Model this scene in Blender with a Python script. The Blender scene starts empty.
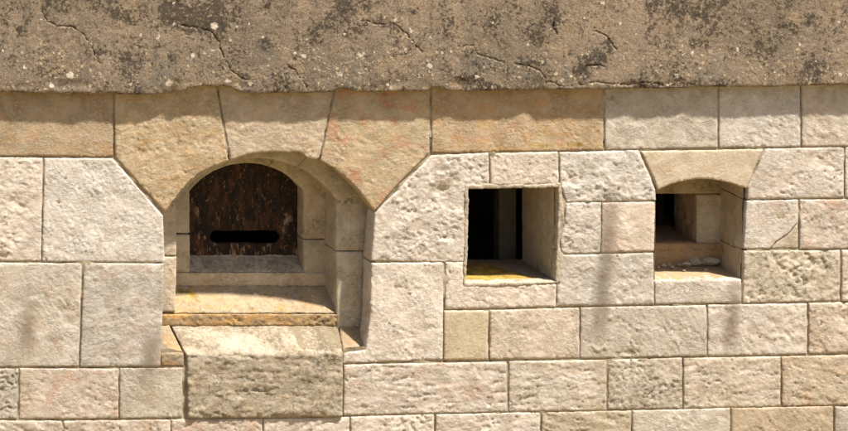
import bpy, bmesh, math, random
import numpy as np
from mathutils import noise, Vector
from mathutils.geometry import delaunay_2d_cdt
random.seed(7); np.random.seed(7)
S = 0.005                       # metres per unit: the wall is laid out in units of half a centimetre
CX, CY, D = -1085.0, -697.0, 4000.0   # viewpoint: up and to the left of the openings, 20 m off

def W(x, y, d): return (x*S, d*S, -y*S)          # wall units (right, down, depth into wall) -> metres
def deep(xs, ys, d):                              # where a sight line through wall point (xs,ys) is at depth d
    k = (D+d)/D
    return (CX+(xs-CX)*k, CY+(ys-CY)*k)
def P(pts, d=0.0):
    out = []
    for p in pts:
        out.append(deep(p[0], p[1], p[2] if len(p) > 2 else d))
    return out

scene = bpy.context.scene
COL = scene.collection
# ------------------------------------------------------------------ materials
class NT:
    def __init__(s, name, rough=0.9, spec=0.15):
        s.m = bpy.data.materials.new(name); s.m.use_nodes = True
        s.t = s.m.node_tree; s.b = s.t.nodes['Principled BSDF']
        s.b.inputs['Roughness'].default_value = rough
        s.b.inputs['Specular IOR Level'].default_value = spec
        s.tc = s.t.nodes.new('ShaderNodeTexCoord')
        s.co = s.tc.outputs['Object']
    def n(s, ty, **kw):
        x = s.t.nodes.new(ty)
        for k, v in kw.items(): setattr(x, k, v)
        return x
    def put(s, sock, v):
        if hasattr(v, 'is_output') or hasattr(v, 'links'): s.t.links.new(v, sock)
        else: sock.default_value = v
    def mapping(s, sc, loc=(0,0,0), rot=(0,0,0), src=None):
        m = s.n('ShaderNodeMapping'); s.put(m.inputs['Vector'], src or s.co)
        m.inputs['Scale'].default_value = sc; m.inputs['Location'].default_value = loc; m.inputs['Rotation'].default_value = rot
        return m.outputs[0]
    def noise(s, scale, detail=4, rough=0.55, dist=0.0, src=None):
        x = s.n('ShaderNodeTexNoise'); s.put(x.inputs['Vector'], src or s.co)
        x.inputs['Scale'].default_value = scale; x.inputs['Detail'].default_value = detail
        x.inputs['Roughness'].default_value = rough; x.inputs['Distortion'].default_value = dist
        return x.outputs['Fac']
    def vor(s, scale, feature='F1', src=None, out='Distance', rnd=1.0):
        x = s.n('ShaderNodeTexVoronoi'); x.feature = feature; s.put(x.inputs['Vector'], src or s.co)
        x.inputs['Scale'].default_value = scale; x.inputs['Randomness'].default_value = rnd
        return x.outputs[out]
    def ramp(s, v, a, b, lo=0.0, hi=1.0, smooth=True):
        x = s.n('ShaderNodeMapRange'); x.interpolation_type = 'SMOOTHSTEP' if smooth else 'LINEAR'
        s.put(x.inputs['Value'], v)
        for k, q in zip(('From Min','From Max','To Min','To Max'), (a,b,lo,hi)): s.put(x.inputs[k], q)
        return x.outputs['Result']
    def math(s, op, a, b=0.0):
        x = s.n('ShaderNodeMath'); x.operation = op; s.put(x.inputs[0], a); s.put(x.inputs[1], b); return x.outputs[0]
    def mix(s, f, a, b, mode='MIX'):
        x = s.n('ShaderNodeMix'); x.data_type = 'RGBA'; x.blend_type = mode
        c = lambda v: (*v, 1) if isinstance(v, tuple) and len(v) == 3 else v
        s.put(x.inputs[0], f); s.put(x.inputs[6], c(a)); s.put(x.inputs[7], c(b)); return x.outputs[2]
    def attr(s, name, ty='OBJECT', out='Fac'):
        x = s.n('ShaderNodeAttribute'); x.attribute_type = ty; x.attribute_name = name; return x.outputs[out]
    def bump(s, h, dist, strength=1.0, prev=None):
        x = s.n('ShaderNodeBump'); s.put(x.inputs['Height'], h); x.inputs['Distance'].default_value = dist
        x.inputs['Strength'].default_value = strength
        if prev is not None: s.put(x.inputs['Normal'], prev)
        return x.outputs[0]
    def done(s, col, nrm=None, rough=None):
        s.put(s.b.inputs['Base Color'], col if not (isinstance(col, tuple) and len(col) == 3) else (*col, 1))
        if nrm is not None: s.put(s.b.inputs['Normal'], nrm)
        if rough is not None: s.put(s.b.inputs['Roughness'], rough)
        return s.m

def limestone():
    t = NT('limestone', 0.92, 0.12)
    oi = t.n('ShaderNodeObjectInfo'); base = oi.outputs['Color']
    big = t.noise(3.0, 5, .6); mid = t.noise(13, 6, .65, .6); fine = t.noise(70, 5, .7); grit = t.noise(260, 3, .7)
    c = t.mix(t.ramp(mid, .3, .7), t.mix(1.0, base, (.86, .83, .79), 'MULTIPLY'), t.mix(1.0, base, (1.08, 1.09, 1.12), 'MULTIPLY'))
    # pink and ochre clouds in the stone
    pk = t.math('MULTIPLY', t.ramp(t.noise(9, 4, .6, 1.0), .50, .66), t.attr('pink'))
    c = t.mix(pk, c, (.52, .27, .17))
    stretched = t.mapping((4, 4, 11))
    oc = t.math('MULTIPLY', t.ramp(t.noise(1.6, 6, .65, 1.4, stretched), .44, .64), t.attr('ochre'))
    c = t.mix(oc, c, (.50, .30, .12))
    # grey-green weathering film in flecks
    gr0 = t.ramp(t.noise(34, 8, .78, .6), .48, .60); gr1 = t.ramp(big, .35, .65)
    gm = t.math('MULTIPLY', t.math('MULTIPLY', gr0, gr1), t.attr('grime'))
    c = t.mix(gm, c, (.17, .145, .105))
    hw = t.math('MULTIPLY', t.ramp(t.noise(75, 7, .8, .5, t.mapping((1, 1, 1.7), rot=(0, .4, 0))), .55, .61), t.ramp(t.noise(12, 4, .7), .40, .58)); c = t.mix(t.math('MULTIPLY', hw, .62), c, (.24, .175, .11))
    wf = t.math('MULTIPLY', t.ramp(t.noise(58, 6, .75, .6), .55, .64), t.ramp(t.noise(7, 4, .7), .45, .6)); c = t.mix(t.math('MULTIPLY', wf, .5), c, (.74, .69, .63))
    # sprinkling of dark pits and rusty flecks everywhere
    pit = t.ramp(t.vor(62), .10, .03); pitm = t.math('MULTIPLY', pit, t.ramp(t.noise(17, 2), .52, .62))
    c = t.mix(t.math('MULTIPLY', pitm, .7), c, (.16, .12, .07))
    p2 = t.math('MULTIPLY', t.ramp(t.vor(150), .20, .10), t.ramp(t.noise(21, 4, .7), .52, .60))
    c = t.mix(t.math('MULTIPLY', p2, .55), c, (.24, .19, .13))
    rf = t.ramp(t.noise(38, 4, .6, .5), .66, .74)
    c = t.mix(t.math('MULTIPLY', rf, .4), c, (.46, .27, .12))
    c = t.mix(t.math('MULTIPLY', t.ramp(fine, .35, .62), .22), t.mix(1.0, c, (.84, .82, .78), 'MULTIPLY'), c)
    # lichen / moss given per vertex
    lm = t.attr('moss', 'GEOMETRY'); lmn = t.ramp(t.math('ADD', lm, t.math('MULTIPLY', t.math('SUBTRACT', mid, .5), 1.2)), .42, .62)
    c = t.mix(lmn, c, t.mix(t.ramp(t.noise(20, 6, .75), .35, .65), (.15, .11, .02), (.42, .27, .07)))
    dm = t.attr('dirt', 'GEOMETRY'); dmn = t.ramp(t.math('ADD', dm, t.math('MULTIPLY', t.math('SUBTRACT', t.noise(48, 8, .76, .5), .5), 1.9)), .40, .75)  # per-vertex dirt, plus darkening that tones down sunlit sill tops
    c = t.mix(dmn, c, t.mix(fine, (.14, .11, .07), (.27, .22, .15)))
    hb = t.attr('tool')
    act = t.ramp(t.noise(8, 3), .38, .62, .15, 1.0)
    flake = t.ramp(t.noise(52, 7, .72, .4, t.mapping((1, 1, 1.45), rot=(0, .35, 0))), .62, .46, smooth=False)
    n1 = t.bump(t.math('MULTIPLY', t.math('MULTIPLY', flake, act), hb), .0034, .8)
    n2 = t.bump(fine, .004, .6, n1)
    n3 = t.bump(grit, .0016, .7, n2)
    n4 = t.bump(t.math('SUBTRACT', 1.0, pitm), .002, .6, n3)
    return t.done(c, n4)

def plain_stone(name, c0, c1, bumpd=.003, spots=None):
    t = NT(name, .95, .1)
    m = t.noise(11, 6, .65, .5); f = t.noise(90, 5, .7)
    c = t.mix(t.ramp(m, .3, .7), c0, c1)
    c = t.mix(t.math('MULTIPLY', t.ramp(f, .4, .65), .35), c, t.mix(1.0, c, (.6, .58, .52), 'MULTIPLY'))
    if spots: c = t.mix(t.ramp(t.noise(20, 5, .7, .8), .55, .66), c, spots)
    return t.done(c, t.bump(f, bumpd, .6, t.bump(m, .004, .4)))

def concrete():
    t = NT('weathered_concrete', .95, .1)
    big = t.noise(1.7, 5, .6, .6); mid = t.noise(10, 7, .68, .5); fine = t.noise(85, 5, .75); grit = t.noise(240, 3, .7)
    c = t.mix(t.ramp(big, .36, .64), (.172, .134, .098), (.262, .200, .144))
    streak = t.noise(1.0, 5, .6, .2, t.mapping((13, 4, .9)))
    c = t.mix(t.math('MULTIPLY', t.ramp(streak, .50, .66), .65), c, (.15, .118, .09))
    c = t.mix(t.math('MULTIPLY', t.ramp(streak, .46, .34), .4), c, (.32, .235, .165))
    c = t.mix(t.math('MULTIPLY', t.ramp(mid, .5, .68), .6), c, (.34, .25, .15))
    lw = t.attr('low', 'GEOMETRY')            # the exposed aggregate zone near the lower edge
    wv = t.n('ShaderNodeTexNoise'); t.put(wv.inputs['Vector'], t.co); wv.inputs['Scale'].default_value = 70; wv.inputs['Detail'].default_value = 4
    va = t.n('ShaderNodeVectorMath', operation='SCALE'); t.put(va.inputs[0], wv.outputs['Color']); va.inputs['Scale'].default_value = .022
    vb = t.n('ShaderNodeVectorMath', operation='ADD'); t.put(vb.inputs[0], t.co); t.put(vb.inputs[1], va.outputs[0]); wc = vb.outputs[0]
    ag = t.ramp(t.vor(44, src=wc), .42, .26); agc = t.vor(44, src=wc, out='Color')
    sep = t.n('ShaderNodeSeparateColor'); t.put(sep.inputs[0], agc)
    agm = t.math('MULTIPLY', t.math('MULTIPLY', ag, t.ramp(sep.outputs[0], .45, .6)), t.ramp(t.math('ADD', lw, t.math('MULTIPLY', t.math('SUBTRACT', mid, .5), 2)), .35, .7))
    c = t.mix(t.math('MULTIPLY', agm, .9), c, t.mix(sep.outputs[1], (.50, .40, .25), (.26, .22, .17)))
    c = t.mix(t.math('MULTIPLY', t.ramp(fine, .46, .6), .5), c, (.10, .075, .05))
    c = t.mix(t.math('MULTIPLY', t.ramp(t.noise(120, 4, .75), .54, .62), .65), c, (.40, .33, .23))
    c = t.mix(t.math('MULTIPLY', t.math('MULTIPLY', t.ramp(t.noise(5, 5, .7, 1), .5, .62), lw), .6), c, (.15, .138, .112))
    # black lichen clouds made of small dots
    cl = t.math('ADD', t.noise(6, 5, .7, .8), t.math('MULTIPLY', t.attr('dark', 'GEOMETRY'), .17))
    dots = t.math('ADD', t.noise(64, 8, .78, .2), t.math('MULTIPLY', t.math('SUBTRACT', cl, .5), .75))
    dk = t.ramp(dots, .548, .60)
    sm = t.math('MULTIPLY', t.ramp(t.vor(95), .24, .14), t.ramp(t.noise(13, 4, .7), .47, .60)); dk = t.math('MAXIMUM', dk, sm)
    c = t.mix(t.math('MULTIPLY', dk, .82), c, (.040, .032, .025))
    pt = t.ramp(t.vor(70), .13, .05); c = t.mix(t.math('MULTIPLY', pt, t.ramp(mid, .45, .55)), c, (.05, .038, .028))
    yl = t.math('MULTIPLY', t.ramp(t.vor(48), .2, .1), t.ramp(t.noise(6, 3), .5, .62))
    c = t.mix(t.math('MULTIPLY', yl, .55), c, (.46, .34, .17))
    li = t.ramp(t.math('ADD', t.attr('lichen', 'GEOMETRY'), t.math('MULTIPLY', t.math('SUBTRACT', t.noise(60, 6, .75), .5), 1.5)), .40, .52)
    c = t.mix(t.math('MULTIPLY', li, .9), c, t.mix(fine, (.46, .39, .30), (.66, .58, .48)))
    n = t.bump(fine, .0045, .8, t.bump(mid, .003, .4)); n = t.bump(grit, .0015, .6, n); n = t.bump(agm, .003, .6, n)
    n = t.bump(li, .002, .6, n)
    return t.done(c, n)

def rusty():
    t = NT('rusty_steel', .8, .3)
    drip = t.noise(1.0, 7, .7, .5, t.mapping((30, 30, 10))); f = t.noise(60, 6, .75); m = t.noise(9, 5, .65, .6)
    m2 = t.noise(1.0, 7, .72, .5, t.mapping((26, 26, 9)))
    c = t.mix(t.ramp(m2, .46, .66), (.009, .006, .005), (.075, .030, .012))
    c = t.mix(t.ramp(m, .5, .7, 0, .7), c, (.014, .009, .007))
    c = t.mix(t.math('MULTIPLY', t.math('MULTIPLY', t.ramp(f, .54, .66), t.ramp(m, .40, .58)), .7), c, (.17, .07, .028))
    lo = t.attr('low', 'GEOMETRY')
    fl = t.ramp(t.math('ADD', drip, t.math('MULTIPLY', lo, .07)), .60, .70)
    fl = t.math('MAXIMUM', fl, t.ramp(t.noise(44, 6, .75, .5, t.mapping((1.3,1,.7))), .58, .68))
    c = t.mix(t.math('MULTIPLY', fl, .7), c, t.mix(f, (.24, .12, .06), (.60, .40, .24)))
    gp = t.ramp(t.math('ADD', t.attr('pale', 'GEOMETRY'), t.math('MULTIPLY', t.math('SUBTRACT', t.noise(28, 6, .7), .5), 1.8)), .45, .85)
    c = t.mix(gp, c, t.mix(m, (.20, .155, .11), (.32, .25, .18)))
    t.b.inputs['Metallic'].default_value = 0.0
    return t.done(c, t.bump(fl, .002, .7, t.bump(f, .002, .6)))

def ground_mat():
    t = NT('dry_grassy_earth', 1, .05)
    c = t.mix(t.ramp(t.noise(.7, 6, .65), .4, .6), (.30, .21, .10), (.17, .16, .06))
    c = t.mix(t.ramp(t.noise(30, 5, .7), .45, .65), c, (.36, .27, .15))
    return t.done(c, t.bump(t.noise(25, 6, .7), .03, .8))

M_ST = limestone()
M_MO = plain_stone('lime_mortar', (.20, .16, .105), (.42, .36, .27), .003, (.10, .095, .05))
M_CE = plain_stone('cement_render', (.33, .28, .21), (.45, .385, .30), .003, (.22, .18, .13))
M_IN = plain_stone('dim_interior_plaster', (.16, .13, .10), (.24, .20, .155))
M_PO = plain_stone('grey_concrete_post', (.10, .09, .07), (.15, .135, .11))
M_DK = plain_stone('unlit_dark_stone', (.06, .05, .04), (.14, .12, .09))  # stone colour darkened so the chambers read as unlit
M_CO = concrete(); M_RU = rusty(); M_GR = ground_mat()

# ------------------------------------------------------------------ object helpers
def link(name, me, mat, parent=None, **props):
    o = bpy.data.objects.new(name, me); COL.objects.link(o)
    if mat: me.materials.append(mat)
    if parent is not None: o.parent = parent
    for k, v in props.items(): o[k] = v
    return o
def empty(name, loc=(0,0,0), parent=None):
    o = bpy.data.objects.new(name, None); COL.objects.link(o); o.location = loc; o.empty_display_size = .1
    if parent is not None: o.parent = parent
    return o
def tag(o, label=None, cat=None, group=None, kind=None):
    if label: o['label'] = label
    if cat: o['category'] = cat
    if group: o['group'] = group
    if kind: o['kind'] = kind
    return o

def resample(poly, step):
    out = []
    n = len(poly)
    for i in range(n):
        a, b = poly[i], poly[(i+1) % n]
        L = math.hypot(b[0]-a[0], b[1]-a[1]); k = max(1, int(round(L/step)))
        for j in range(k): out.append((a[0]+(b[0]-a[0])*j/k, a[1]+(b[1]-a[1])*j/k))
    return out
def seg_dist(pts, poly):
    a = np.array(poly); b = np.roll(a, -1, axis=0)
    d = b-a; L2 = (d**2).sum(1)+1e-9
    best = np.full(len(pts), 1e9)
    for i in range(len(a)):
        t = np.clip(((pts-a[i])@d[i])/L2[i], 0, 1)
        q = a[i]+t[:, None]*d[i]
        best = np.minimum(best, np.hypot(*(pts-q).T))
    return best
def inside(pts, poly):
    x, y = pts.T; r = np.zeros(len(pts), bool); n = len(poly)
    for i in range(n):
        x1, y1 = poly[i]; x2, y2 = poly[(i+1) % n]
        c = ((y1 > y) != (y2 > y))
        if y1 == y2: continue
        r ^= c & (x < (x2-x1)*(y-y1)/(y2-y1)+x1)
    return r
def N(x, y, z=0.0): return noise.noise(Vector((x, y, z)))
def terr(v, k):                                     # terraces: flat flakes with short cliffs between
    u = v*k; f = math.floor(u); r = u-f
    r = min(1.0, max(0.0, (r-.32)/.36)); r = r*r*(3-2*r)
    return (f+r)/k

def ss(v, a, b):
    t = min(1.0, max(0.0, (v-a)/(b-a))); return t*t*(3-2*t)
def relief(x, y, seed, amp, style):
    z = seed
    X0_, Y0_ = x, y; q = math.sin(seed*12.9)*.45; fs = 1.15+.35*math.sin(seed*7.7)
    x, y = (X0_*math.cos(q)+Y0_*math.sin(q))/fs, (Y0_*math.cos(q)-X0_*math.sin(q))/fs
    act = .25+.95*ss(N(x/24, y/19, z+31), -.35, .35)
    w = N(x/9, y/9, z+11)*.8
    h = .8*N(x/36, y/28, z)
    if style == 'bed':                              # horizontally bedded, pitted
        h += .8*N(x/26, y/7, z+3) - .9*act*ss(N(x/10+w, y/2.2, z+7), .18, .34) + .5*ss(N(x/5, y/2.6, z+8), .2, .35) + .22*N(x/2, y/1.8, z+9)
    elif style == 'pit':
        h += -1.0*act*ss(N(x/4.2+w, y/3.2-w, z+4), .08, .30) - .8*act*ss(N(x/2.5, y/2.2, z+6), .15, .35) + .5*ss(N(x/6, y/4, z+14), .15, .3) + .25*N(x/1.9, y/1.9, z+9)
    elif style == 'smooth':
        h += .15*N(x/8, y/7, z+3) - .35*act*ss(N(x/4.5+w, y/3.4, z+4), .25, .38) + .10*N(x/2, y/2, z+5)
    else:                                           # picked face: flat ground with chipped scales
        u = (x+.75*y)/1.25; v = (y-.75*x)/1.25
        h += (.35+.5*(math.sin(seed*3.1)+1))*terr(N(x/17+w, y/11-w, z+24), 1.7+math.sin(seed*5)) - .42*act*ss(N(u/5+w, v/2.6, z+4), .16, .30) + .36*act*ss(N(u/6-w, v/3, z+14), .18, .30) - .5*act*ss(N(u/2.6, v/1.6, z+6), .24, .42) + .22*N(x/1.5, y/1.5, z+9)
    return h*amp*(.80 if style in ('rough', 'pit') else .8)

def wander(c, k):
    out = resample(c+c[::-1][1:-1], 1.6)[:]; out = []
    for (ax, ay), (bx, by) in zip(c, c[1:]):
        m = max(1, int(math.hypot(bx-ax, by-ay)/1.7))
        for i in range(m): out.append((ax+(bx-ax)*i/m, ay+(by-ay)*i/m))
    out.append(c[-1])
    return [(x+1.7*N(x/4, y/4, k)+.7*N(x/1.3, y/1.3, k), y+1.7*N(x/4, y/4, k+9)+.7*N(x/1.3, y/1.3, k+9)) for x, y in out]

def block(name, poly, parent, col=(.6,.53,.43), d0=0.0, depth=20.0, amp=1.0, style='rough', mat=None, step=1.55,
          edge=.36, soft=.42, dfun=None, pink=0.0, ochre=0.0, grime=.15, tool=1.0, moss=None, dirt=None, holes=(), extra=None, attrs=None, label=None, crack=None, bulge=0.0):
    """one stone: a rough front face over outline POLY (wall units), worn arrises and sides running back into the wall"""
    seed = random.random()*90
    area = sum(poly[i][0]*poly[(i+1) % len(poly)][1]-poly[(i+1) % len(poly)][0]*poly[i][1] for i in range(len(poly)))
    if area < 0: poly = list(reversed(poly))
    if name == 'stone_block' and step < 3:
        gx_ = .42; q = []
        for i in range(len(poly)):
            p0, p1, p2 = (np.array(poly[(i+k) % len(poly)], float) for k in (-1, 0, 1))
            a = (p1-p0)/np.hypot(*(p1-p0)); b = (p2-p1)/np.hypot(*(p2-p1))
            n1 = np.array([a[1], -a[0]]); n2 = np.array([b[1], -b[0]]); nn = n1+n2; nn = nn/max(.5, 1+n1@n2)
            q.append(tuple(p1+nn*(gx_+random.uniform(-.45, .30))))
        poly = q
    loops = []
    for lp in [poly]+[list(h) for h in holes]:
        rs = resample(lp, step)
        rs = [(x+edge*(N(x/3.1, y/3.1, seed)+1.1*N(x/9, y/9, seed+5)), y+edge*(N(x/3.1, y/3.1, seed+20)+1.1*N(x/9, y/9, seed+25))) for x, y in rs]
        loops.append(rs)
    xs = [p[0] for p in loops[0]]; ys = [p[1] for p in loops[0]]
    gx = np.arange(min(xs), max(xs), step); gy = np.arange(min(ys), max(ys), step)
    g = np.array([(a, b) for a in gx for b in gy]).reshape(-1, 2)
    g = g + (np.random.rand(*g.shape)-.5)*step*.7
    if crack:
        ex = []
        for pl in crack:
            for i in range(len(pl)-1):
                a, b = np.array(pl[i]), np.array(pl[i+1]); L = np.hypot(*(b-a)); nn = np.array([-(b-a)[1], (b-a)[0]])/L
                for t in np.arange(0, 1, .8/L):
                    p = a+(b-a)*t; w = .5*N(p[0]/2, p[1]/2, 3.3)
                    for q in (-.9, -.3, .3, .9): ex.append(p+nn*q)
        g = np.vstack([g, np.array(ex)])
    if len(g):
        ok = inside(g, loops[0]) & (seg_dist(g, loops[0]) > step*.45)
        for h in loops[1:]: ok &= ~inside(g, h) & (seg_dist(g, h) > step*.45)
        g = g[ok]
    verts, faces = [], []
    for lp in loops:
        i0 = len(verts); verts += [Vector(p) for p in lp]; faces.append(list(range(i0, len(verts))))
    nb = len(verts)
    verts += [Vector(p) for p in g]
    v2, e2, f2, ov, oe, of = delaunay_2d_cdt(verts, [], faces, 2 if holes else 1, 1e-5)
    pts = np.array([(v.x, v.y) for v in v2])
    dist = np.minimum.reduce([seg_dist(pts, lp) for lp in loops])
    isb = np.array([any(k < nb for k in o) if o else False for o in ov])
    dp = np.zeros(len(pts))
    for i, (x, y) in enumerate(pts):
        h = relief(x, y, seed, amp, style)
        wsoft = soft*(1+.8*N(x/7, y/7, seed+40)+5.0*ss(N(x/8, y/8, seed+44), .22, .42))
        fall = math.exp(-(max(0, dist[i])/max(.4, wsoft))**1.3)
        h = h*(1-.6*fall) - (1.25*soft)*fall*amp**.5
        if bulge: h += bulge*min(1, dist[i]/14)
        dp[i] = d0 - h + (dfun(x, y) if dfun else 0)
    if crack:
        for pl in crack:
            cd = np.full(len(pts), 1e9)
            for i in range(len(pl)-1):
                a, b = np.array(pl[i], float), np.array(pl[i+1], float); d = b-a
                t = np.clip((pts-a)@d/(d@d), 0, 1); q = a+t[:, None]*d
                cd = np.minimum(cd, np.hypot(*(pts-q).T))
            wob = np.array([max(0, .75+1.8*N(x/5, y/5, 8.8)) for x, y in pts])
            dp += 1.5*wob*np.exp(-(cd/.5)**2)
    if extra is not None: dp += np.array([extra(x, y) for x, y in pts])
    V = [W(pts[i][0], pts[i][1], dp[i]) for i in range(len(pts))]
    F = [tuple(f) for f in f2]
    # orient the front towards -Y
    if F:
        a, b, c = (Vector(V[k]) for k in F[0][:3])
        F2 = []
        for f in F:
            a, b, c = (Vector(V[k]) for k in f[:3])
            F2.append(f if (b-a).cross(c-a).y < 0 else f[::-1])
        F = F2
    # sides
    from collections import defaultdict
    cnt = defaultdict(list)
    for f in F:
        for k in range(len(f)): cnt[frozenset((f[k], f[(k+1) % len(f)]))].append((f[k], f[(k+1) % len(f)]))
    bed = [v[0] for v in cnt.values() if len(v) == 1]
    bv = sorted({k for e in bed for k in e})
    nr = max(2, int(depth/5)); prev = {k: k for k in bv}
    for r in range(1, nr+1):
        t = r/nr; cur = {}
        for k in bv:
            x, y = pts[k]
            dd = dp[k]*(1-t)+(d0+depth)*t if dfun is None else dp[k]+depth*t
            w = .45*edge*(1 if r < nr else 0)
            cur[k] = len(V); V.append(W(x+w*N(x/4, dd/4, seed+y/4), y+w*N(y/4, dd/4, seed+60+x/4), dd))
        for a, b in bed: F.append((b, a, cur[a], cur[b]) if True else None)
        # re-map for the next ring
        bed = [(cur[a], cur[b]) for a, b in bed]
        npts = {cur[k]: k for k in bv}
        pts_ext = {cur[k]: pts[k] for k in bv}
        newbv = [cur[k] for k in bv]
        # extend arrays so indices keep working
        ptsl = list(map(tuple, pts)); need = len(V)-len(ptsl)
        add = [(0, 0)]*need
        ptsl += add
        dpl = list(dp)+[0]*need
        for k in bv: ptsl[cur[k]] = tuple(pts[k]); dpl[cur[k]] = dp[k]
        pts = np.array(ptsl); dp = np.array(dpl); bv = newbv
    me = bpy.data.meshes.new(name); me.from_pydata(V, [], F); me.validate()
    me.polygons.foreach_set('use_smooth', [True]*len(me.polygons))
    def put_attr(nm, fn):
        a = me.attributes.new(nm, 'FLOAT', 'POINT')
        a.data.foreach_set('value', [float(fn(v.co.x/S, -v.co.z/S)) for v in me.vertices])
    if moss: put_attr('moss', moss)
    if dirt: put_attr('dirt', dirt)
    for k, fn in (attrs or {}).items(): put_attr(k, fn)
    o = link(name, me, mat or M_ST, parent, pink=float(pink), ochre=float(ochre), grime=float(grime), tool=float(tool))
    o.color = (*col, 1)
    if label: o['label'] = label
    return o

def boxm(name, x0, x1, y0, y1, d0, d1, mat, parent, sides='LRTBFK', inward=False):
    c = [W(x, y, d) for d in (d0, d1) for y in (y0, y1) for x in (x0, x1)]
    q = dict(F=(0,1,3,2), K=(4,6,7,5), T=(0,4,5,1), B=(2,3,7,6), L=(0,2,6,4), R=(1,5,7,3))
    me = bpy.data.meshes.new(name); me.from_pydata(c, [], [q[s] for s in sides]); 
    return link(name, me, mat, parent)

# ------------------------------------------------------------------ colours of stone (albedo)
WH = (.65, .60, .545); WP = (.63, .57, .505); CR = (.58, .52, .445); GY = (.51, .465, .40); OC = (.55, .45, .31); BN = (.47, .375, .26); PK = (.58, .505, .435)
def jit(c, a=.06):
    k = 1+random.uniform(-a, a); w = random.uniform(-a, a)*.5
    return (c[0]*k*(1+w), c[1]*k, c[2]*k*(1-w))

# ------------------------------------------------------------------ the wall
wall = empty('stone_wall', W(420, 760, 0))
tag(wall, 'pale limestone block wall with an arched embrasure, a square window and a small arched niche', 'wall')
wl = wall
_inv = (-wall.location.x, -wall.location.y, -wall.location.z)
def to_wall(o, p=wall):                # keep world placing while parented
    o.parent = p; o.location = (-p.location.x, -p.location.y, -p.location.z) if p.parent is None else (-p.location.x-p.parent.location.x, -p.location.y-p.parent.location.y, -p.location.z-p.parent.location.z)
    return o
def B(poly, col=WH, name='stone_block', to=wall, **kw):
    o = block(name, poly, None, col=jit(col), **kw); return to_wall(o, to)

def arc(x0, y0, x1, y1, apex, n=14):
    """segmental arch from (x0,y0) over apex height to (x1,y1), left to right"""
    xm = (x0+x1)/2; h = (x1-x0)/2; ym = (y0+y1)/2; r = ym-apex; R = (h*h+r*r)/(2*r)
    out = []
    a0 = math.asin(min(1, h/R))
    for i in range(n+1):
        a = -a0+2*a0*i/n
        x = xm+R*math.sin(a); y = apex+R-R*math.cos(a) + (y1-y0)*((x-xm)/(2*h))
        out.append((x, y))
    return out
outer = [(165,214),(168,208),(172,202),(180,192),(190,181),(202,172),(215,166),(229,161),(245,155.5),(262,152.5),(280,152),(297,154.5),(318,160),(330,166),(342,174.5),(354,185.5),(364,197.5),(371,207),(374,212)]

# top course, under the slab
B([(-75,50),(112,50),(113,157),(60,156.5),(-75,155.5)], BN, ochre=.35, pink=.35, amp=.75, style='smooth', tool=1.2, label='brown-tinted long block, left end of the course under the slab')
B([(115,50),(212,50),(217,90),(223,128),(228.5,161)]+outer[6:0:-1]+[(165.5,213.5),(115,157)], OC, name='arch_stone', ochre=.40, pink=.15, amp=.8, grime=.05, depth=21, label='ochre left arch stone pointing down beside the big embrasure')
B([(214,50),(339,50),(333,92),(319.5,157),(317,160),(308,158),(303,153.5),(294,151.5),(287,153)]+outer[10:7:-1]+[(230.5,160.5),(225,128),(219,90)], (.56,.475,.365), name='arch_stone', ochre=.30, pink=.1, amp=.75, grime=.05, depth=21, label='pale keystone of the big arch with a chipped lower edge')
B([(341,50),(430,50),(429.5,153),(402,180),(375,211)]+outer[17:12:-1]+[(320.5,160.5),(335,92)], OC, name='arch_stone', ochre=.25, pink=.75, amp=.7, grime=.05, depth=21, label='pink-mottled right arch stone')
def rust_low(x, y): return max(0, 1-abs(y-146)/16)*(.62 if x > 480 else .3)
B([(432.5,50),(603,50),(602.5,149.5),(520,151.5),(432,153)], BN, ochre=.55, pink=.4, amp=.65, moss=lambda x, y: .46*max(0, 1-abs(y-145)/12)*ss(x, 450, 560), label='brownish long block with rusty orange streaks along its lower edge')
B([(605.5,50),(717.5,50),(717,147.5),(605.5,149.5)], CR, amp=.7, grime=.1)
B([(720,50),(799.5,50),(800,147),(719.5,147.5)], WP, amp=.9, grime=.12)
B([(802,50),(915,50),(915,145.5),(802.5,146.5)], CR, amp=.8, grime=.1, pink=.2)
# second course
B([(-85,157.5),(42,158.5),(41,261),(-85,261)], WH, amp=1.0, grime=.12)
B([(44.5,158.5),(112.5,159),(162.5,216),(164.5,262),(43,261)], WH, amp=1.05, grime=.06, label='big white block cut diagonally under the left arch stone')
B([(376,213),(431.5,156),(488,153.5),(488.5,186),(467,188),(464,262),(371.5,261),(374,236)], WH, amp=1.15, grime=.04, depth=22, label='rough white block between the embrasure and the square window')
B([(490.5,153.5),(557.5,152),(558.5,184),(491,186)], WH, amp=1.1, grime=.05)
B([(560,152.5),(638,151),(655.5,190),(656,200.5),(567,202),(561,186)], WH, amp=1.1, grime=.05)
B([(567,203.5),(600.5,203),(600,252.5),(562,254),(561,240),(565,222)], WH, amp=1.1, grime=.08)
B([(602.5,203),(655,202),(654,251),(602,252.5)], WP, amp=.75, grime=.08, pink=.2)
nich = arc(658, 190, 746, 189, 179, 12)
B([(641.5,151.5),(763,149.5),(754,170),(746.5,188.5)]+nich[-2:0:-1]+[(658,189.5),(649,168)], (.59,.50,.385), name='lintel_stone', ochre=.12, pink=.1, amp=.3, style='smooth', grime=.05, depth=26, tool=.35, label='smooth ochre arched lintel over the small niche')
B([(766,149.5),(843.5,148),(843.5,197.5),(748,199),(748.5,188),(757,170)], WP, amp=1.0, grime=.07, pink=.15)
B([(846,148),(925,147.5),(925,197),(845.5,197.5)], WH, amp=1.0, grime=.1)
B([(747,201),(798,200),(798,222),(790,232),(776,242),(770,248.5),(744,249)], WP, amp=.8, grime=.1, pink=.2)
B([(798.3,223),(798.3,248.4),(770.8,248.8),(776.6,242.6),(790.6,232.6)], (.54,.465,.36), name='repair_patch', amp=.6, style='smooth', grime=.2, tool=.6, d0=.6, label='brown mortar patch on the corner of a block')
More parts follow.
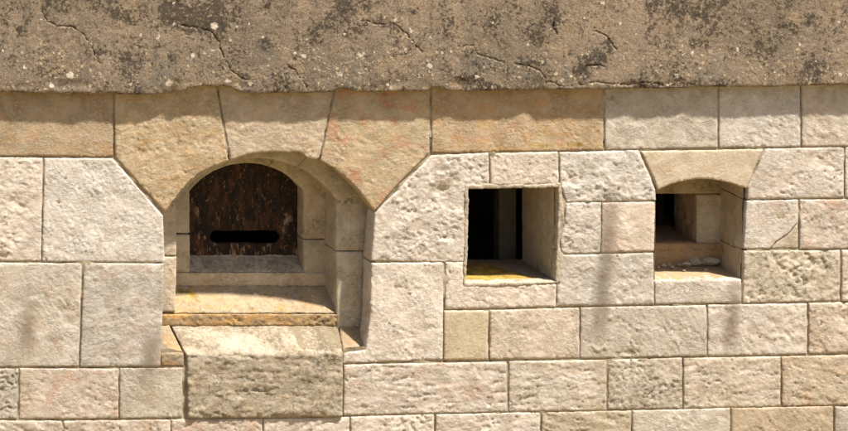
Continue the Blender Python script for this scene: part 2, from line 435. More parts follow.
B([(800.5,200),(930,199),(930,247.5),(800.5,248.5)], PK, amp=.85, grime=.08, pink=.45)
# below: middle courses
B([(-60,263),(82,263.5),(80.5,300),(78.5,366),(-60,367)], (.53,.49,.43), amp=.75, grime=.25, pink=.2)
B([(84.5,263.5),(163.5,264),(163,300),(161,345),(160,366),(81,366)], (.56,.51,.45), amp=.65, grime=.22, pink=.2)
B([(372,263.5),(443.5,262.5),(442.5,359),(343.5,363),(344.5,354),(366,350),(370,320)], WH, amp=1.05, grime=.08, depth=22)
B([(446,262.5),(463.5,263),(464,286),(556,284),(555.5,306.5),(446,309)], WH, amp=1.1, grime=.08, label='notched block under the square window')
B([(562.5,255.5),(653,253.5),(653.5,304),(557.5,306),(557.5,283),(560,281)], WP, amp=.95, grime=.1)
B([(744.5,251),(840,250.5),(839.5,301),(743.5,303)], (.55,.49,.40), amp=1.15, style='pit', grime=.6, label='grey-flecked deeply pitted block right of the small niche')
B([(842.5,250.5),(930,249.5),(930,300),(842,301)], CR, amp=1.0, grime=.3)
# third
B([(444.5,311),(488,310.5),(487.5,359.5),(444.5,360)], (.53,.46,.345), style='smooth', amp=.8, grime=.15, tool=.5, label='small smooth tan block')
B([(490.5,310.5),(578.5,308.5),(579,357.5),(490,359.5)], CR, amp=1.0, grime=.22)
B([(581.5,308),(706,305.5),(706.5,355.5),(581,357.5)], CR, amp=1.0, grime=.22)
B([(708.5,305),(807,303.5),(806.5,353.5),(708.5,355.5)], WP, amp=.85, grime=.12, pink=.15)
B([(809.5,303.5),(935,302),(935,351.5),(809,353.5)], CR, amp=1.0, grime=.2, pink=.25)
# fourth
B([(-75,368.5),(18,369),(17,418.5),(-75,419)], GY, amp=1.1, grime=.35, style='pit')
B([(20.5,369),(118,369),(118,418),(20,418.5)], PK, amp=1.15, grime=.3, pink=.35)
B([(120.5,368.5),(182.5,368),(182,417.5),(120,418)], GY, amp=1.1, grime=.35)
B([(344.5,365),(506.5,362),(507,411.5),(344,415)], WP, amp=.95, style='bed', grime=.3, pink=.3)
B([(509.5,361.5),(606.5,360),(606,410),(509.5,411.5)], CR, amp=1.0, style='bed', grime=.25, ochre=.15)
B([(609,360),(681.5,358.5),(682,408),(608.5,409.5)], GY, amp=1.1, style='pit', grime=.55, label='grey pitted block in the fourth course')
B([(684.5,358.5),(780,357),(780,406),(684.5,408)], CR, amp=.95, style='bed', grime=.25, ochre=.2)
B([(782.5,357),(925,354.5),(925,404),(782.5,406)], (.52,.44,.34), amp=.85, style='bed', grime=.2, pink=.25)
# fifth and sixth
xs = [(-90,420.5),(63,421),(171,420),(263,419),(350.5,417.5),(435,414.5),(541,412.5),(632,411),(731,408.5),(834,406.5),(945,405)]
cl = [GY, PK, PK, WP, WH, WH, (.50,.44,.35), CR, (.52,.42,.31), GY]
for i in range(10):
    (a, ya), (b, yb) = xs[i], xs[i+1]
    B([(a+1.2,ya),(b-1.2,yb),(b-1.2,yb+49),(a+1.2,ya+49)], cl[i], amp=.95, style=random.choice(['rough','bed','pit']), grime=.4 if cl[i] == GY else .2, pink=.3 if cl[i] == PK else .05)
for i, (a, b) in enumerate([(-90,20),(20,110),(110,230),(230,300),(300,420),(420,520),(520,590),(590,700),(700,790),(790,930)]):
    B([(a+1.2,471-a*.016),(b-1.2,471-b*.016),(b-1.2,521-b*.016),(a+1.2,521-a*.016)], jit(CR, .08), step=4, amp=.9, grime=.3)
# ends of the wall past the picture, coarser
rows = [(50,155),(157,209),(211,261),(263,314),(316,366),(368,418),(420,470),(472,521)]
for r, (ya, yb) in enumerate(rows):
    ins = {0:-77,1:-87,2:-87,3:-62,4:-62,5:-77,6:-92,7:-92}[r]
    m = ins-150-20*(r % 2)
    for a, b in ((-420, m), (m, ins)):
        B([(a+1,ya),(b-1,ya),(b-1,yb),(a+1,yb)], jit(WP, .08), step=5, amp=.9, grime=.2)
rowsR = [(50,145,917),(147,196,927),(198,247,932),(249,299.5,932),(301,351,937),(353,403,927),(405,453,947),(455,505,932)]
for r, (ya, yb, ins) in enumerate(rowsR):
    m = ins+110+30*(r % 2)
    for a, b in ((ins, m), (m, 1260)):
        B([(a+1,ya),(b-1,ya-1),(b-1,yb-1),(a+1,yb)], jit(WP, .08), step=5, amp=.9, grime=.2)

# mortar bed behind the faces, pierced by the three openings, closed behind
def mortar_sheet():
    X0, X1, Y0, Y1, d = -430, 1270, 45, 760, 1.35
    o = [(X0,Y0),(X1,Y0),(X1,Y1),(X0,Y1)]
    h1 = [(158,340),(158,216)]+[(x-3 if x < 250 else x+3, y-5) for x, y in outer]+[(379,216),(372,300),(369,346),(346,348),(343,353),(190,353),(170,349),(158,342)]
    h1 = h1[:-1]
    h2 = [(462,183),(562,182),(562,289),(460,290)]
    h3 = [(652,284),(653,190)]+[(x, y-4) for x, y in nich]+[(749,192),(746,283)]
    verts, faces = [], []
    for lp in (o, h1, h2, h3):
        rs = resample(lp, 12); i0 = len(verts); verts += [Vector(p) for p in rs]; faces.append(list(range(i0, len(verts))))
    g = np.array([(a, b) for a in np.arange(X0+4, X1, 4.0) for b in np.arange(Y0+4, Y1, 4.0)])
    rs1 = [resample(l, 12) for l in (o, h1, h2, h3)]
    ok = np.ones(len(g), bool)
    for l in rs1[1:]: ok &= ~inside(g, l)
    for l in rs1: ok &= seg_dist(g, l) > 3
    verts += [Vector(p) for p in g[ok]]
    v2, _, f2, *_ = delaunay_2d_cdt(verts, [], faces, 2, 1e-5)
    V = [W(v.x, v.y, d-1.5*N(v.x/24, v.y/13, 2)-.4*N(v.x/8, v.y/8, 5)) for v in v2]
    F = []
    for f in f2:
        a, b, c = (Vector(V[k]) for k in f[:3]); F.append(tuple(f) if (b-a).cross(c-a).y < 0 else tuple(f)[::-1])
    k = len(V)
    V += [W(x, y, dd) for dd in (3, 420) for y in (Y0, Y1) for x in (X0, X1)]
    for q in ((0,4,5,1),(2,3,7,6),(0,2,6,4),(1,5,7,3),(4,6,7,5)): F.append(tuple(k+i for i in q))
    me = bpy.data.meshes.new('mortar'); me.from_pydata(V, [], F)
    return to_wall(link('mortar', me, M_MO))
mortar_sheet()

# ------------------------------------------------------------------ the arched embrasure
def group_part(name, x, y, d):
    e = empty(name, (0,0,0), wall)
    w = W(x, y, d); e.location = (w[0]-wall.location.x, w[1]-wall.location.y, w[2]-wall.location.z)
    return e
emb = group_part('arched_embrasure', 268, 352, 0)
DA, DB, DC = 26.0, 60.0, 80.0
SH1 = (.57, .50, .40); SH2 = (.55, .475, .365)
# first inner ring (front face at DA)
L2, R2, SP2, AP2 = 185.0, 346.0, 205.0, 163.5
ar2 = arc(L2, SP2, R2, SP2, AP2, 18)
def ringpiece(i0, i1, arcpts, grow, **kw):
    inn = arcpts[i0:i1+1]
    xm = (arcpts[0][0]+arcpts[-1][0])/2; ym = arcpts[0][1]+10
    out = []
    for x, y in inn:
        dx, dy = x-xm, y-ym; L = math.hypot(dx, dy); out.append((x+dx/L*grow, y+dy/L*grow))
    return inn+out[::-1]
G2 = dict(dirt=lambda x, y: .16+.40*max(0, 1-abs(y-208)/13)+.25*max(0, 1-(334-y)/20 if y < 334 else 1)+.15*N(x/9, y/7, 3), d0=DA, depth=DB-DA+2, amp=.7, tool=1.0, grime=.35, edge=.25, soft=.7)
B([(150,170),(L2-4,172),(L2,205),(L2,262),(150,262.5)], SH1, name='jamb_stone', to=emb, **dict(G2, d0=DA+.6))
B([(150,263.3),(L2,263.3),(183.5,318.5),(150,318.5)], SH1, name='jamb_stone', to=emb, ochre=.3, **G2)
B([(R2,203),(R2+4,170),(395,170),(395,257),(R2,257)], SH1, name='jamb_stone', to=emb, **dict(G2, d0=DA+.6))
B([(R2,258),(395,258),(395,352),(346.5,352)], SH1, name='jamb_stone', to=emb, **G2)
for a, b in ((0,5),(5,13),(13,18)):
    B(ringpiece(a, b, ar2, 42), SH2, name='arch_stone', to=emb, d0=DA, depth=DB-DA+2, amp=.5, tool=.9, grime=.5, edge=.3, soft=.5, dirt=lambda x, y: .24+.3*N(x/14, y/12, 3))
# second inner ring (front face at DB)
L3, R3, SP3, AP3 = 209.0, 325.0, 204.0, 176.0
ar3 = arc(L3, SP3, R3, SP3, AP3, 18)
G3 = dict(d0=DB, depth=24, amp=.6, tool=1.0, grime=.45, dirt=lambda x, y: .12+.2*N(x/12, y/9, 7), edge=.22, soft=.7)
B([(170,175),(L3-4,175),(L3,203),(L3,247),(170,248.5)], SH1, name='jamb_stone', to=emb, **dict(G3, d0=DB+.6))
B([(170,249.2),(L3,249.2),(L3,287),(170,287)], SH1, name='jamb_stone', to=emb, **G3)
B([(R3,202.5),(R3+4,175),(362,175),(362,253),(R3,253)], SH2, name='jamb_stone', to=emb, **dict(G3, d0=DB+.6))
B([(R3,253.9),(362,253.9),(362,302),(R3,302)], SH2, name='jamb_stone', to=emb, **G3)
for a, b in ((0,6),(6,12),(12,18)):
    B(ringpiece(a, b, ar3, 40), SH2, name='arch_stone', to=emb, **dict(G3, grime=.4))
# sills: three sloping steps
def lerp(y, y0, d0_, y1, d1_): 
    t = (y-y0)/(y1-y0); return d0_+(d1_-d0_)*min(1, max(0, t))
def f_front(x, y): return lerp(y, 354, 0, 332, DA+1)
def cool(x, y): return .18+.22*N(x/16, y/8, 4)
yl = P([(171,325,DA)])[0][1]
xl, xr = P([(171.5,325,DA)])[0][0], P([(338.5,325,DA)])[0][0]
B([(xl,332),(xr,332),(342.5,354),(342,416.5),(187,418),(187,360),(185.5,354)], (.44,.39,.315), name='sill_block', to=emb, d0=-2.5, depth=24, dfun=lambda x, y: (f_front(x, y+3*N(x/14, 0, 2))**1.25)*.5, amp=1.5, style='bed', grime=1.0, soft=.9, ochre=.2,
  dirt=lambda x, y: .21+.16*ss(N(x/30, y/12, 3), -.1, .4)+.24*ss(-y, -358, -344)+.34*max(0, 1-abs(y-376-2*N(x/15,0,4))/3)+.25*max(0, 1-abs(y-393-2*N(x/20,0,1))/2.5)+(.3 if y < 350 and x > 300 else 0)+.25*N(x/22, y/14, 3), label='weathered grey-flecked sill block with a sloping top')  # deposit on the sloping top also darkens it against the strong sun
B([(161,332),(xl-2,332),(184,356),(184,366),(161,366)], (.38,.31,.22), name='sill_stone', to=emb, dfun=f_front, depth=24, amp=.9, style='bed', grime=.4, ochre=.6)
B([(xr+1.5,332),(372,332),(371,350),(364.8,351.2),(344.5,354)], (.36,.28,.19), name='sill_stone', to=emb, dfun=f_front, depth=24, amp=.8, style='bed', grime=.6, ochre=.5)
def f_mid(x, y): return lerp(y, 320.5, 0, 301, DB-DA-3)
B([(158,321),(xr,321),(xr,333),(158,333)], (.36,.26,.15), name='sill_edge', to=emb, d0=DA+.5, depth=12, amp=1.3, style='pit', ochre=1.0, grime=.2, tool=1.3, moss=lambda x, y: .36, label='rusty orange crumbling band under the golden sill')
B([(160,300.5),(352,300.5),(352,320.4),(160,320.4)], (.42,.345,.24), name='sloping_sill', to=emb, d0=DA+1.5, dfun=lambda x, y: f_mid(x, y), depth=12, amp=1.0, style='bed', ochre=.55, pink=.2, grime=.8, tool=.8, dirt=lambda x, y: .22+.25*N(x/20, y/6, 8), moss=lambda x, y: .26+(.16 if x < 215 else 0)+.3*N(x/18, y/7, 5), label='golden stained sloping sill slab')
B([(170,287.3),(R3+30,287.3),(R3+30,301),(170,301)], (.58,.50,.38), name='step_face', to=emb, d0=DB-1, dirt=lambda x, y: .18+.3*max(0, 1-(300-y)/4), depth=10, amp=.35, style='smooth', grime=.15, ochre=.25, soft=.6)
B([(190,273),(R3+8,273),(R3+8,287),(190,287)], (.52,.44,.34), name='inner_sill', to=emb, d0=DB, dirt=lambda x, y: .38, dfun=lambda x, y: lerp(y, 286.5, 0, 274.5, DC-DB), depth=8, amp=.6, style='pit', grime=.75, soft=.5)

# the rusty plate that closes it, with its slot
pc = P([(245,237,DC)])[0]
slot = []
for i in range(9): a = math.pi/2+math.pi*i/8; slot.append((pc[0]-29+6.6*math.cos(a)*1.0, pc[1]-6.6*math.sin(a)))
for i in range(9): a = -math.pi/2+math.pi*i/8; slot.append((pc[0]+29+6.6*math.cos(a), pc[1]-6.6*math.sin(a)))
pl = block('rusty_plate', [(203,170),(335,170),(335,284),(203,284)], None, mat=M_RU, d0=DC, depth=5, amp=.35, style='rough', edge=.45, soft=.3, step=1.6, holes=[slot],
    attrs={'low': lambda x, y: max(0, (y-225)/50), 'pale': lambda x, y: max(0, 1-math.hypot((x-314)/13, (y-240)/28))*.7})
tag(pl, 'dark rusty steel plate with a long horizontal slot closing the arched embrasure', 'metal plate')

# ------------------------------------------------------------------ the square window
win = group_part('square_window', 514, 283, 0)
fo = [(464.5,184.5),(500,183.5),(530,184.5),(561.5,183),(563,203),(565,225),(561,243),(564,255),(560,283),(528,285.5),(463,287)]
fi = [(468.5,189),(468,230),(467,262),(465.5,283.3),(555.5,281.5),(557,250),(558.5,205),(558.5,187.5),(520,188)]
B(fo, (.50,.44,.34), name='window_frame', to=win, mat=M_CE, d0=-.4, depth=14, amp=.7, edge=.7, soft=.35, step=1.1, holes=[fi], style='rough', extra=lambda x, y: 2.2*math.exp(-((x-562)/3.2)**2-((y-246)/7)**2)+1.2*math.exp(-((x-561)/2.5)**2-((y-222)/9)**2))
DW = 88.0
def panel(name, quad, to, mat, col, n=26, amp=.6, **attrs):
    """a rough surface spanned by four wall points (x,y,depth)"""
    seed = random.random()*50; a, b, c, d = (np.array(q, float) for q in quad)
    nrm = np.cross(b-a, d-a); nrm /= np.linalg.norm(nrm)
    V, F, att = [], [], []
    for i in range(n+1):
        for j in range(n+1):
            u, v = i/n, j/n; p = (a*(1-u)+b*u)*(1-v)+(d*(1-u)+c*u)*v
            h = amp*(N(p[0]/9, p[1]/9, seed+p[2]/9)+.4*N(p[0]/3, p[1]/3, seed+p[2]/3))
            q = p+nrm*h; V.append(W(*q)); att.append(p)
    for i in range(n):
        for j in range(n): k = i*(n+1)+j; F.append((k, k+1, k+n+2, k+n+1))
    me = bpy.data.meshes.new(name); me.from_pydata(V, [], F); me.polygons.foreach_set('use_smooth', [True]*len(F))
    for nm, fn in attrs.items():
        at = me.attributes.new(nm, 'FLOAT', 'POINT'); at.data.foreach_set('value', [float(fn(*p)) for p in att])
    o = link(name, me, mat, None, pink=0.1, ochre=.2, grime=.35, tool=.3); o.color = (*col, 1)
    return to_wall(o, to)
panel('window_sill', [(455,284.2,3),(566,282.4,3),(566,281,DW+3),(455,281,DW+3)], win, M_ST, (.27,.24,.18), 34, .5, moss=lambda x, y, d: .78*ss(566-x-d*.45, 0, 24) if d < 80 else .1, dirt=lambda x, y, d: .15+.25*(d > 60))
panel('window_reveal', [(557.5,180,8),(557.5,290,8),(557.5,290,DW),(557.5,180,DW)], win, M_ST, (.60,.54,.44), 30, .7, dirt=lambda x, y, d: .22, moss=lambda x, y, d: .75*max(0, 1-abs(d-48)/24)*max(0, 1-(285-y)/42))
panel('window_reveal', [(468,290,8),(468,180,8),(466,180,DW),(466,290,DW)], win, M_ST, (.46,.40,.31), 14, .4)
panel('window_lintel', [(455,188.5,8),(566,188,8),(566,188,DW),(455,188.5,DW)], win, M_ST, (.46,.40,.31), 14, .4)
# the room behind it, with a concrete post
def boxpart(name, x0, x1, y0, y1, d0, d1, mat, to, sides='LRTBFK'):
    return to_wall(boxm(name, x0, x1, y0, y1, d0, d1, mat, None, sides), to)
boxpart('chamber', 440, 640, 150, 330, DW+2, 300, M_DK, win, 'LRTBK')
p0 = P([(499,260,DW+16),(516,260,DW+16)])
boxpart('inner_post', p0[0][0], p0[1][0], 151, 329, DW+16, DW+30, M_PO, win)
p1 = P([(517.5,260,DW+5),(521,260,DW+5)])

# ------------------------------------------------------------------ the small arched niche
ni = group_part('small_niche', 700, 278, 0)
DN = 53.0
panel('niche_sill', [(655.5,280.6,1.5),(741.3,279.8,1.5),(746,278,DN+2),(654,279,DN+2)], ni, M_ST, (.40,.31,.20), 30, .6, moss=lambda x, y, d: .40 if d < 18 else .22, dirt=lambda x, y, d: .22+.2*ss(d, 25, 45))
B([(655,280.5),(741.5,279.5),(741,303),(655,304)], WP, name='sill_block', to=ni, amp=.9, grime=.25, ochre=.15, depth=20, dirt=lambda x, y: .55*max(0, 1-abs(y-280)/1.6), moss=lambda x, y: .4*max(0, 1-abs(y-281)/4))  # top edge coloured darker and ochre to hold down its sunlit glare
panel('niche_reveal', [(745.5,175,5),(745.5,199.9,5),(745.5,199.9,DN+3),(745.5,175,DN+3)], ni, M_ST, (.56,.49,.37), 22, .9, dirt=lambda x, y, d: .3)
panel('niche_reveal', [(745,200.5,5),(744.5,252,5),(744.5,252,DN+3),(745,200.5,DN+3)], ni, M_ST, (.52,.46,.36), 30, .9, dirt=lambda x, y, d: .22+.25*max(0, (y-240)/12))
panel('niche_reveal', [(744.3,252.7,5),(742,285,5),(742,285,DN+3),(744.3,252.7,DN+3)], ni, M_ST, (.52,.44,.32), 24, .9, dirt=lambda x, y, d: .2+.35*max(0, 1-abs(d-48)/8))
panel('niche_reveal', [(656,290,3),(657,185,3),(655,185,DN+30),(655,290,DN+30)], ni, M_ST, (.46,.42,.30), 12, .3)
# soffit of the niche arch
def soffit(name, pts, d0, d1, to, col, n=10, **kw):
    V, F = [], []; sd = random.random()*40
    for j in range(n+1):
        d = d0+(d1-d0)*j/n
        for x, y in pts: V.append(W(x, y+.3*N(x/6, d/6, sd), d))
    m = len(pts)
    for j in range(n):
        for i in range(m-1): k = j*m+i; F.append((k, k+1, k+m+1, k+m))
    me = bpy.data.meshes.new(name); me.from_pydata(V, [], F); me.polygons.foreach_set('use_smooth', [True]*len(F))
    o = link(name, me, M_ST, None, pink=.1, ochre=.2, grime=.35, tool=.4); o.color = (*col, 1); return to_wall(o, to)
soffit('niche_soffit', [(650,193)]+[(x, y-.3) for x, y in nich]+[(752,192)], 6, DN+4, ni, (.46,.37,.25))
K = P([(719,190,DN)])[0][0]
c1 = P([(697,240,DN+1)])[0]; yb = P([(700,193.8,DN)])[0][1]; yc = P([(700,241.5,DN)])[0][1]; yf = P([(690,243.5,DN)])[0][1]
B([(630,160),(770,160),(770,yb),(630,yb)], (.46,.38,.26), name='inner_lintel', to=ni, d0=DN, depth=80, amp=.9, style='pit', grime=.4, ochre=.3, soft=.6, edge=.2)
B([(c1[0],yb+1),(775,yb+1),(775,yf+1),(c1[0],yf+1)], (.62,.55,.45), name='jamb_stone', to=ni, d0=DN+1, depth=4, amp=.8, grime=.2, soft=.5, edge=.2)
c2 = P([(674.5,232,DN+52)])[0]
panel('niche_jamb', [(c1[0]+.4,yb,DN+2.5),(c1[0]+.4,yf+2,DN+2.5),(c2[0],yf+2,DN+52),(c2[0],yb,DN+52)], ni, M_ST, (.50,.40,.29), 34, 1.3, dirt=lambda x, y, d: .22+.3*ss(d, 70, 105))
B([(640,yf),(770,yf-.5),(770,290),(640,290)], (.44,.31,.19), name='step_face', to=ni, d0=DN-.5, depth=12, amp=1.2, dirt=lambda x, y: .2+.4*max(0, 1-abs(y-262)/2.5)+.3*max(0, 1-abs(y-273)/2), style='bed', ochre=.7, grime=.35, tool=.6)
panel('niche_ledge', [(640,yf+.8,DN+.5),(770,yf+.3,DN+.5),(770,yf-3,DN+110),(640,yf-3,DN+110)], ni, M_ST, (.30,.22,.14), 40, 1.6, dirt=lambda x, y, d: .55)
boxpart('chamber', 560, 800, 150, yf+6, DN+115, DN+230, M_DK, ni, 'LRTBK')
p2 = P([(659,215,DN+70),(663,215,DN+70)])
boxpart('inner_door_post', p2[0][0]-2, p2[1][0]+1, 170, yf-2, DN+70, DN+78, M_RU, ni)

# ------------------------------------------------------------------ rubble on the niche floor
M_RB = plain_stone('dusty_rubble', (.34,.29,.22), (.52,.46,.37), .003, (.26,.19,.12))
def rock(sx, sy, sz, seed, name='rubble_stone'):
    bm = bmesh.new(); bmesh.ops.create_icosphere(bm, subdivisions=3, radius=1)
    pl = [(Vector((random.gauss(0,1), random.gauss(0,1), random.gauss(0,1))).normalized(), random.uniform(.38,.8)) for _ in range(11)]
    for v in bm.verts:
        p = v.co.normalized(); r = 1.0
        for n, k in pl:
            q = p.dot(n)
            if q > .01: r = min(r, k/q)
        r += .10*N(p.x*2.5, p.y*2.5, seed+p.z*2.5)+.05*N(p.x*7, p.y*7, seed+p.z*7)
        v.co = Vector((p.x*r*sx, p.y*r*sy, p.z*r*sz))
    zmin = min(v.co.z for v in bm.verts)
    for v in bm.verts: v.co.z -= zmin
    me = bpy.data.meshes.new(name); bm.to_mesh(me); bm.free()
    return link(name, me, M_RB)
rub = [ # screen x, y(base), half width, height, label
 (709,267,11,6.0,'largest flat pale stone lying in the right corner of the small niche floor'),
 (697,267,7.5,5.0,'second largest pale stone leaning beside the corner stone in the small niche'),
 (686,268.5,5.5,3.2,'rounded pale rubble stone in the middle of the niche floor'),
 (680,267,3.6,1.8,'small grey rubble stone left of the middle of the niche floor'),
 (672,269.5,4.2,1.7,'flat thin pale chip near the front left of the niche floor'),
 (664,268,3.2,1.7,'small pale pebble by the left side of the niche floor'),
 (658,269,2.8,1.5,'leftmost tiny pebble on the niche floor'),
 (706,271,3.0,1.1,'thin sliver of stone lying in front of the two largest rubble stones'),
 (684,272,2.0,.9,'tiny crumb of stone nearest the front edge of the niche floor')]
for i, (x, y, w, h, lab) in enumerate(rub):
    d = (280.5-y-1)/.243 ; wx, wy = deep(x, y, d)
    o = rock(w*S, w*.75*S, h*S*1.15, i*3.1)
    o.location = W(wx, 280.2-d*.04, d); o.rotation_euler = (random.uniform(-.12,.12), random.uniform(-.15,.15), random.uniform(-.6,.6))
    tag(o, lab, 'stone', 'loose rubble on the floor of the small niche')

# ------------------------------------------------------------------ concrete capping slab
OV = -11.5
bot = [(-330,90),(-120,92),(0,92.5),(60,94),(110,94.5),(150,95),(175,94.5),(184,93),(188,89),(200,86.5),(215,87),(226,86.5),(234,89),(240,93),(262,94.5),(285,93),(300,93.5),(322,92.8),(332,92),(337,89.5),(343,88.8),(351,90.5),(358,92.3),(395,92),(428,91.8),(432,88.5),(443,88.6),(447,91),(470,91.3),(500,91),(505,89.5),(512,91),(560,90),(600,89.6),(640,88.5),(655,88.8),(700,87.5),(720,87),(775,87.2),(800,86),(848,85),(1000,84),(1250,82)]
def sl(pts): return P(pts, OV)
cr = [[(42,12),(48,21),(58,26.5),(72.5,26.5),(83,33.6),(90,44),(95,56.6),(101,63.7)],
 [(182,25.5),(198,27.6),(212,32.5),(219,42.4),(223.6,56.6),(230,69),(240.5,78),(255,81)],
 [(363,20.5),(379,24.8),(393,23),(404,32),(414,44),(421.5,51)],
 [(458.6,46.7),(473,46),(478,55),(492,58),(503,62)],
 [(513.5,63.7),(527.6,65.4),(540,70.7),(547,81.4),(563,86.2),(573.6,86)],
 [(595.7,32),(606,35.7),(611,42.5),(616,49)],
 [(578.7,84.5),(594,82.8),(611,84),(631,85),(652,82),(664,86)],
 [(580,78),(587,66),(599,64.5),(606,68)],
 [(287,65),(296,72.5),(305,83),(308,90)],[(554,18),(552,28),(558,35)]]
cr = [wander(sl(c), i*3.3) for i, c in enumerate(cr)]
spots = [(158,38,5.5),(70,75,6),(131,84,4.5),(169,84,5.5),(193,56,4),(54,53,2.5),(214,26,6),(91,86,3.5),(52,86,4.5),(228,82,5),(170,29,3),(411,31,5),(430,39,4),(442,53,3.4),(451,52,3.4),(304,56,4.2),(344,34,2.8),(477,77,4.5),(395,20,3.2),(361,56,8),(340,75,6),(677,76,4.5),(840,75,3.4),(688,33,2.5),(336,66,3.5),(388,85,4),(430,66,5),(603,3,4),(493,23,2.5),(174,3,3),(250,84,3.5),(484,68,3),(556,74,3.5),(571,77,3.5),(562,80,4)]
_rs = random.Random(5)
spots += [(_rs.uniform(0, 848), 88-_rs.random()**1.6*70, _rs.uniform(1.6, 3.4)) for _ in range(70)]
spots = [(*deep(x, y, OV), r) for x, y, r in spots]
darks = [(212,10,32),(170,5,20),(127,20,10),(115,14,7),(159,17,5),(172,61,6),(36,72,9),(97,54,8),(126,57,7),(270,45,12),(240,55,9),(345,2,14),(450,32,14),(535,38,16),(525,60,8),(412,12,6),(399,33,9),(554,25,7),(700,12,22),(720,28,16),(698,45,10),(585,70,12),(610,45,10),(600,60,9),(795,32,6),(810,65,5),(640,84,8),(845,10,8),(655,5,14),(60,10,12),(20,30,8)]
darks = [(*deep(x, y, OV), r) for x, y, r in darks]
def a_lich(x, y):
    b = 0
    for sx, sy, r in spots:
        dd = ((x-sx)**2+(y-sy)**2)
        if dd < r*r*4: b = max(b, math.exp(-dd/(r*r*.62))*(.62 if int(sx) % 3 else .8))
    return b
def a_dark(x, y):
    b = 0
    for sx, sy, r in darks:
        dd = ((x-sx)**2+(y-sy)**2)
        if dd < r*r*4: b = max(b, math.exp(-dd/(r*r*.7)))
    return b
def slab_extra(x, y):     # spalled hollows and a crumbled lower lip
    low = max(0, (y-74)/18)
    return low**2*1.3*(.7+.5*N(x/16, y/9, 1.5)) + 1.6*max(0, N(x/26, y/18, 6.1)-.22)*3*(.3+low)
top = [(1250,-150),(-330,-150)]
slab = block('concrete_slab', sl(bot+top), None, mat=M_CO, d0=OV, depth=60, amp=.36, style='pit', step=1.6, edge=.36, soft=1.0, crack=cr, extra=slab_extra,
    attrs={'lichen': a_lich, 'dark': a_dark, 'low': lambda x, y: min(1, max(0, (y-25)/40))})
tag(slab, 'thick weathered grey-brown concrete slab with cracks and lichen capping the wall', 'concrete slab')

# ------------------------------------------------------------------ ground: ditch floor and the bank the viewer stands on
prof = [(.6,-3.75),(0,-3.75),(-3,-3.8),(-7,-3.75),(-10,-3.4),(-12,-1.6),(-14,.3),(-16,1.75),(-17.5,2.0),(-22,2.1),(-40,2.3),(-120,2.0)]
V, F = [], []
xsg = np.concatenate([np.linspace(-90,-16,14), np.arange(-15,14,.5), np.linspace(15,90,14)])
py = []
for (a, za), (b, zb) in zip(prof, prof[1:]):
    k = max(1, int(abs(b-a)/.6)) if abs(b) < 30 else 8
    py += [(a+(b-a)*i/k, za+(zb-za)*i/k) for i in range(k)]
for x in xsg:
    for y, z in py: V.append((x, y, z+.12*N(x*.6, y*.6, 1)*(0 if y > -.5 else 1)))
m = len(py)
for i in range(len(xsg)-1):
    for j in range(m-1): k = i*m+j; F.append((k, k+1, k+m+1, k+m))
me = bpy.data.meshes.new('ground'); me.from_pydata(V, [], F); me.polygons.foreach_set('use_smooth', [True]*len(F))
gr = tag(link('ground', me, M_GR), kind='structure')

# ------------------------------------------------------------------ dry grass seed heads near the viewer, out of focus
def straw(nm, c0, c1):
    t = NT(nm, .9, .1); return t.done(t.mix(t.noise(60, 3), c0, c1))
M_SH = straw('dry_seed_head', (.155,.115,.075), (.21,.16,.105)); M_SM = straw('dry_stem', (.34,.26,.13), (.42,.33,.18))
def tube(path, rad, name, mat, parent, n=8):
    V, F = [], []
    for i, p in enumerate(path):
        for k in range(n):
            a = 2*math.pi*k/n; V.append((p[0]+rad[i]*math.cos(a), p[1]+rad[i]*math.sin(a), p[2]))
    for i in range(len(path)-1):
        for k in range(n): F.append((i*n+k, i*n+(k+1) % n, (i+1)*n+(k+1) % n, (i+1)*n+k))
    F.append(tuple(range(n-1, -1, -1))); F.append(tuple((len(path)-1)*n+k for k in range(n)))
    me = bpy.data.meshes.new(name); me.from_pydata(V, [], F); return link(name, me, mat, parent)
cam_w = Vector((CX*S, -D*S, -CY*S))
stalks = [ # x,y of head top and bottom, half-width, distance along the sight line, label
 (30,300,26,350,5.5,.15,'blurred brown grass head in front of the big grey block at the lower left'),
 (155,330,147,378,6,.15,'blurred olive grass head beside the left foot of the arched embrasure'),
 (78,420,77,470,4.0,.16,'blurred reddish grass head at the bottom edge near the left corner'),
 (614,186,598,340,5.6,.15,'longest blurred grass head, slanting between the square window and the small niche'),
 (737,280,729,350,5,.16,'blurred grass head below the small niche'),
 (293,415,291,460,3.4,.16,'blurred grass head at the bottom edge under the weathered sill block')]
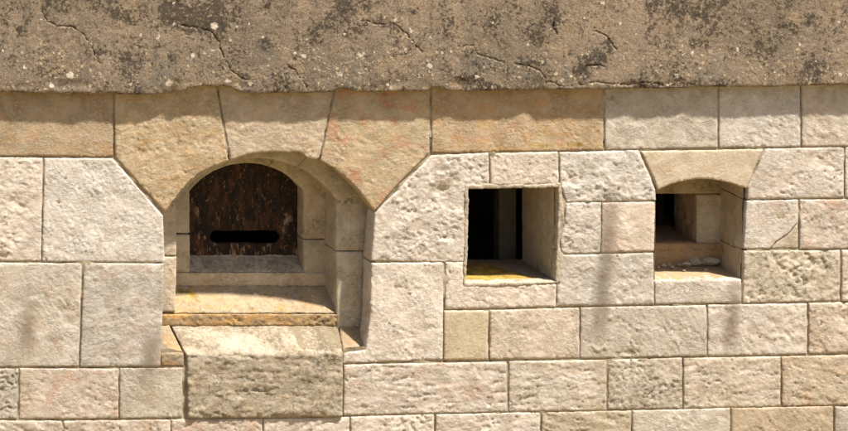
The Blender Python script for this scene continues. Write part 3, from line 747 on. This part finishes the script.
for i, (x0, y0, x1, y1, w, t, lab) in enumerate(stalks):
    a = cam_w.lerp(Vector(W(x0, y0, 0)), t); b = cam_w.lerp(Vector(W(x1, y1, 0)), t); r = w*S*t
    gz = 1.95
    base = Vector((b.x-.03+.01*i, b.y, gz-.15))
    e = empty('grass_stalk', base); tag(e, lab, 'grass stalk', 'dry grass heads in front of the wall')
    n = 14
    tube([tuple(b.lerp(a, k/n)-base) for k in range(n+1)], [r*(.35+.65*math.sin(math.pi*min(1, (k+.6)/(n+.8))))*(1+.18*(-1)**k) for k in range(n+1)], 'seed_head', M_SH, e)
    st = [Vector((0,0,0)).lerp(b-base, k/10) for k in range(11)]
    for k, p in enumerate(st): p.x += .012*math.sin(math.pi*k/10)
    tube([tuple(p) for p in st], [.0011]*11, 'stem', M_SM, e, 6)

# ------------------------------------------------------------------ camera
cam = bpy.data.cameras.new('camera'); co = bpy.data.objects.new('camera', cam); COL.objects.link(co)
co.location = cam_w; co.rotation_euler = (math.radians(90), 0, 0)
cam.sensor_fit = 'HORIZONTAL'; cam.sensor_width = 36
cam.lens = 36*(D*S)/(848*S)
cam.shift_x = (424-CX)/848; cam.shift_y = -(215.5-CY)/848
cam.clip_end = 500; cam.clip_start = .05
cam.dof.use_dof = True; cam.dof.focus_distance = D*S+.05; cam.dof.aperture_fstop = (cam.lens/1000)/.0165
scene.camera = co

# ------------------------------------------------------------------ light
a_, c_ = 1.0, 3.1
el = math.atan(c_/math.hypot(a_, 1)); az = math.atan2(a_, -1.0)     # towards the sun: (+a, -1, +c)
sun = bpy.data.lights.new('sun', 'SUN'); so = bpy.data.objects.new('sun', sun); COL.objects.link(so)
sun.energy = 5.0; sun.angle = math.radians(2.0); sun.color = (1.0, .935, .835)
so.rotation_euler = Vector((a_, -1, c_)).to_track_quat('Z', 'Y').to_euler(); so.location = (6, -8, 8)
wd = bpy.data.worlds.new('World'); scene.world = wd; wd.use_nodes = True
nt = wd.node_tree; bg = nt.nodes['Background']; sk = nt.nodes.new('ShaderNodeTexSky'); sk.sky_type = 'NISHITA'; sk.sun_disc = False
sk.sun_elevation = el; sk.sun_rotation = az; sk.dust_density = 3.0; sk.air_density = 1.0
nt.links.new(sk.outputs[0], bg.inputs[0]); bg.inputs[1].default_value = .068
v = scene.view_settings; v.view_transform = 'Standard'; v.look = 'None'; v.gamma = 1; v.use_curve_mapping = False; v.exposure = 1.06
scene.cycles.use_denoising = True
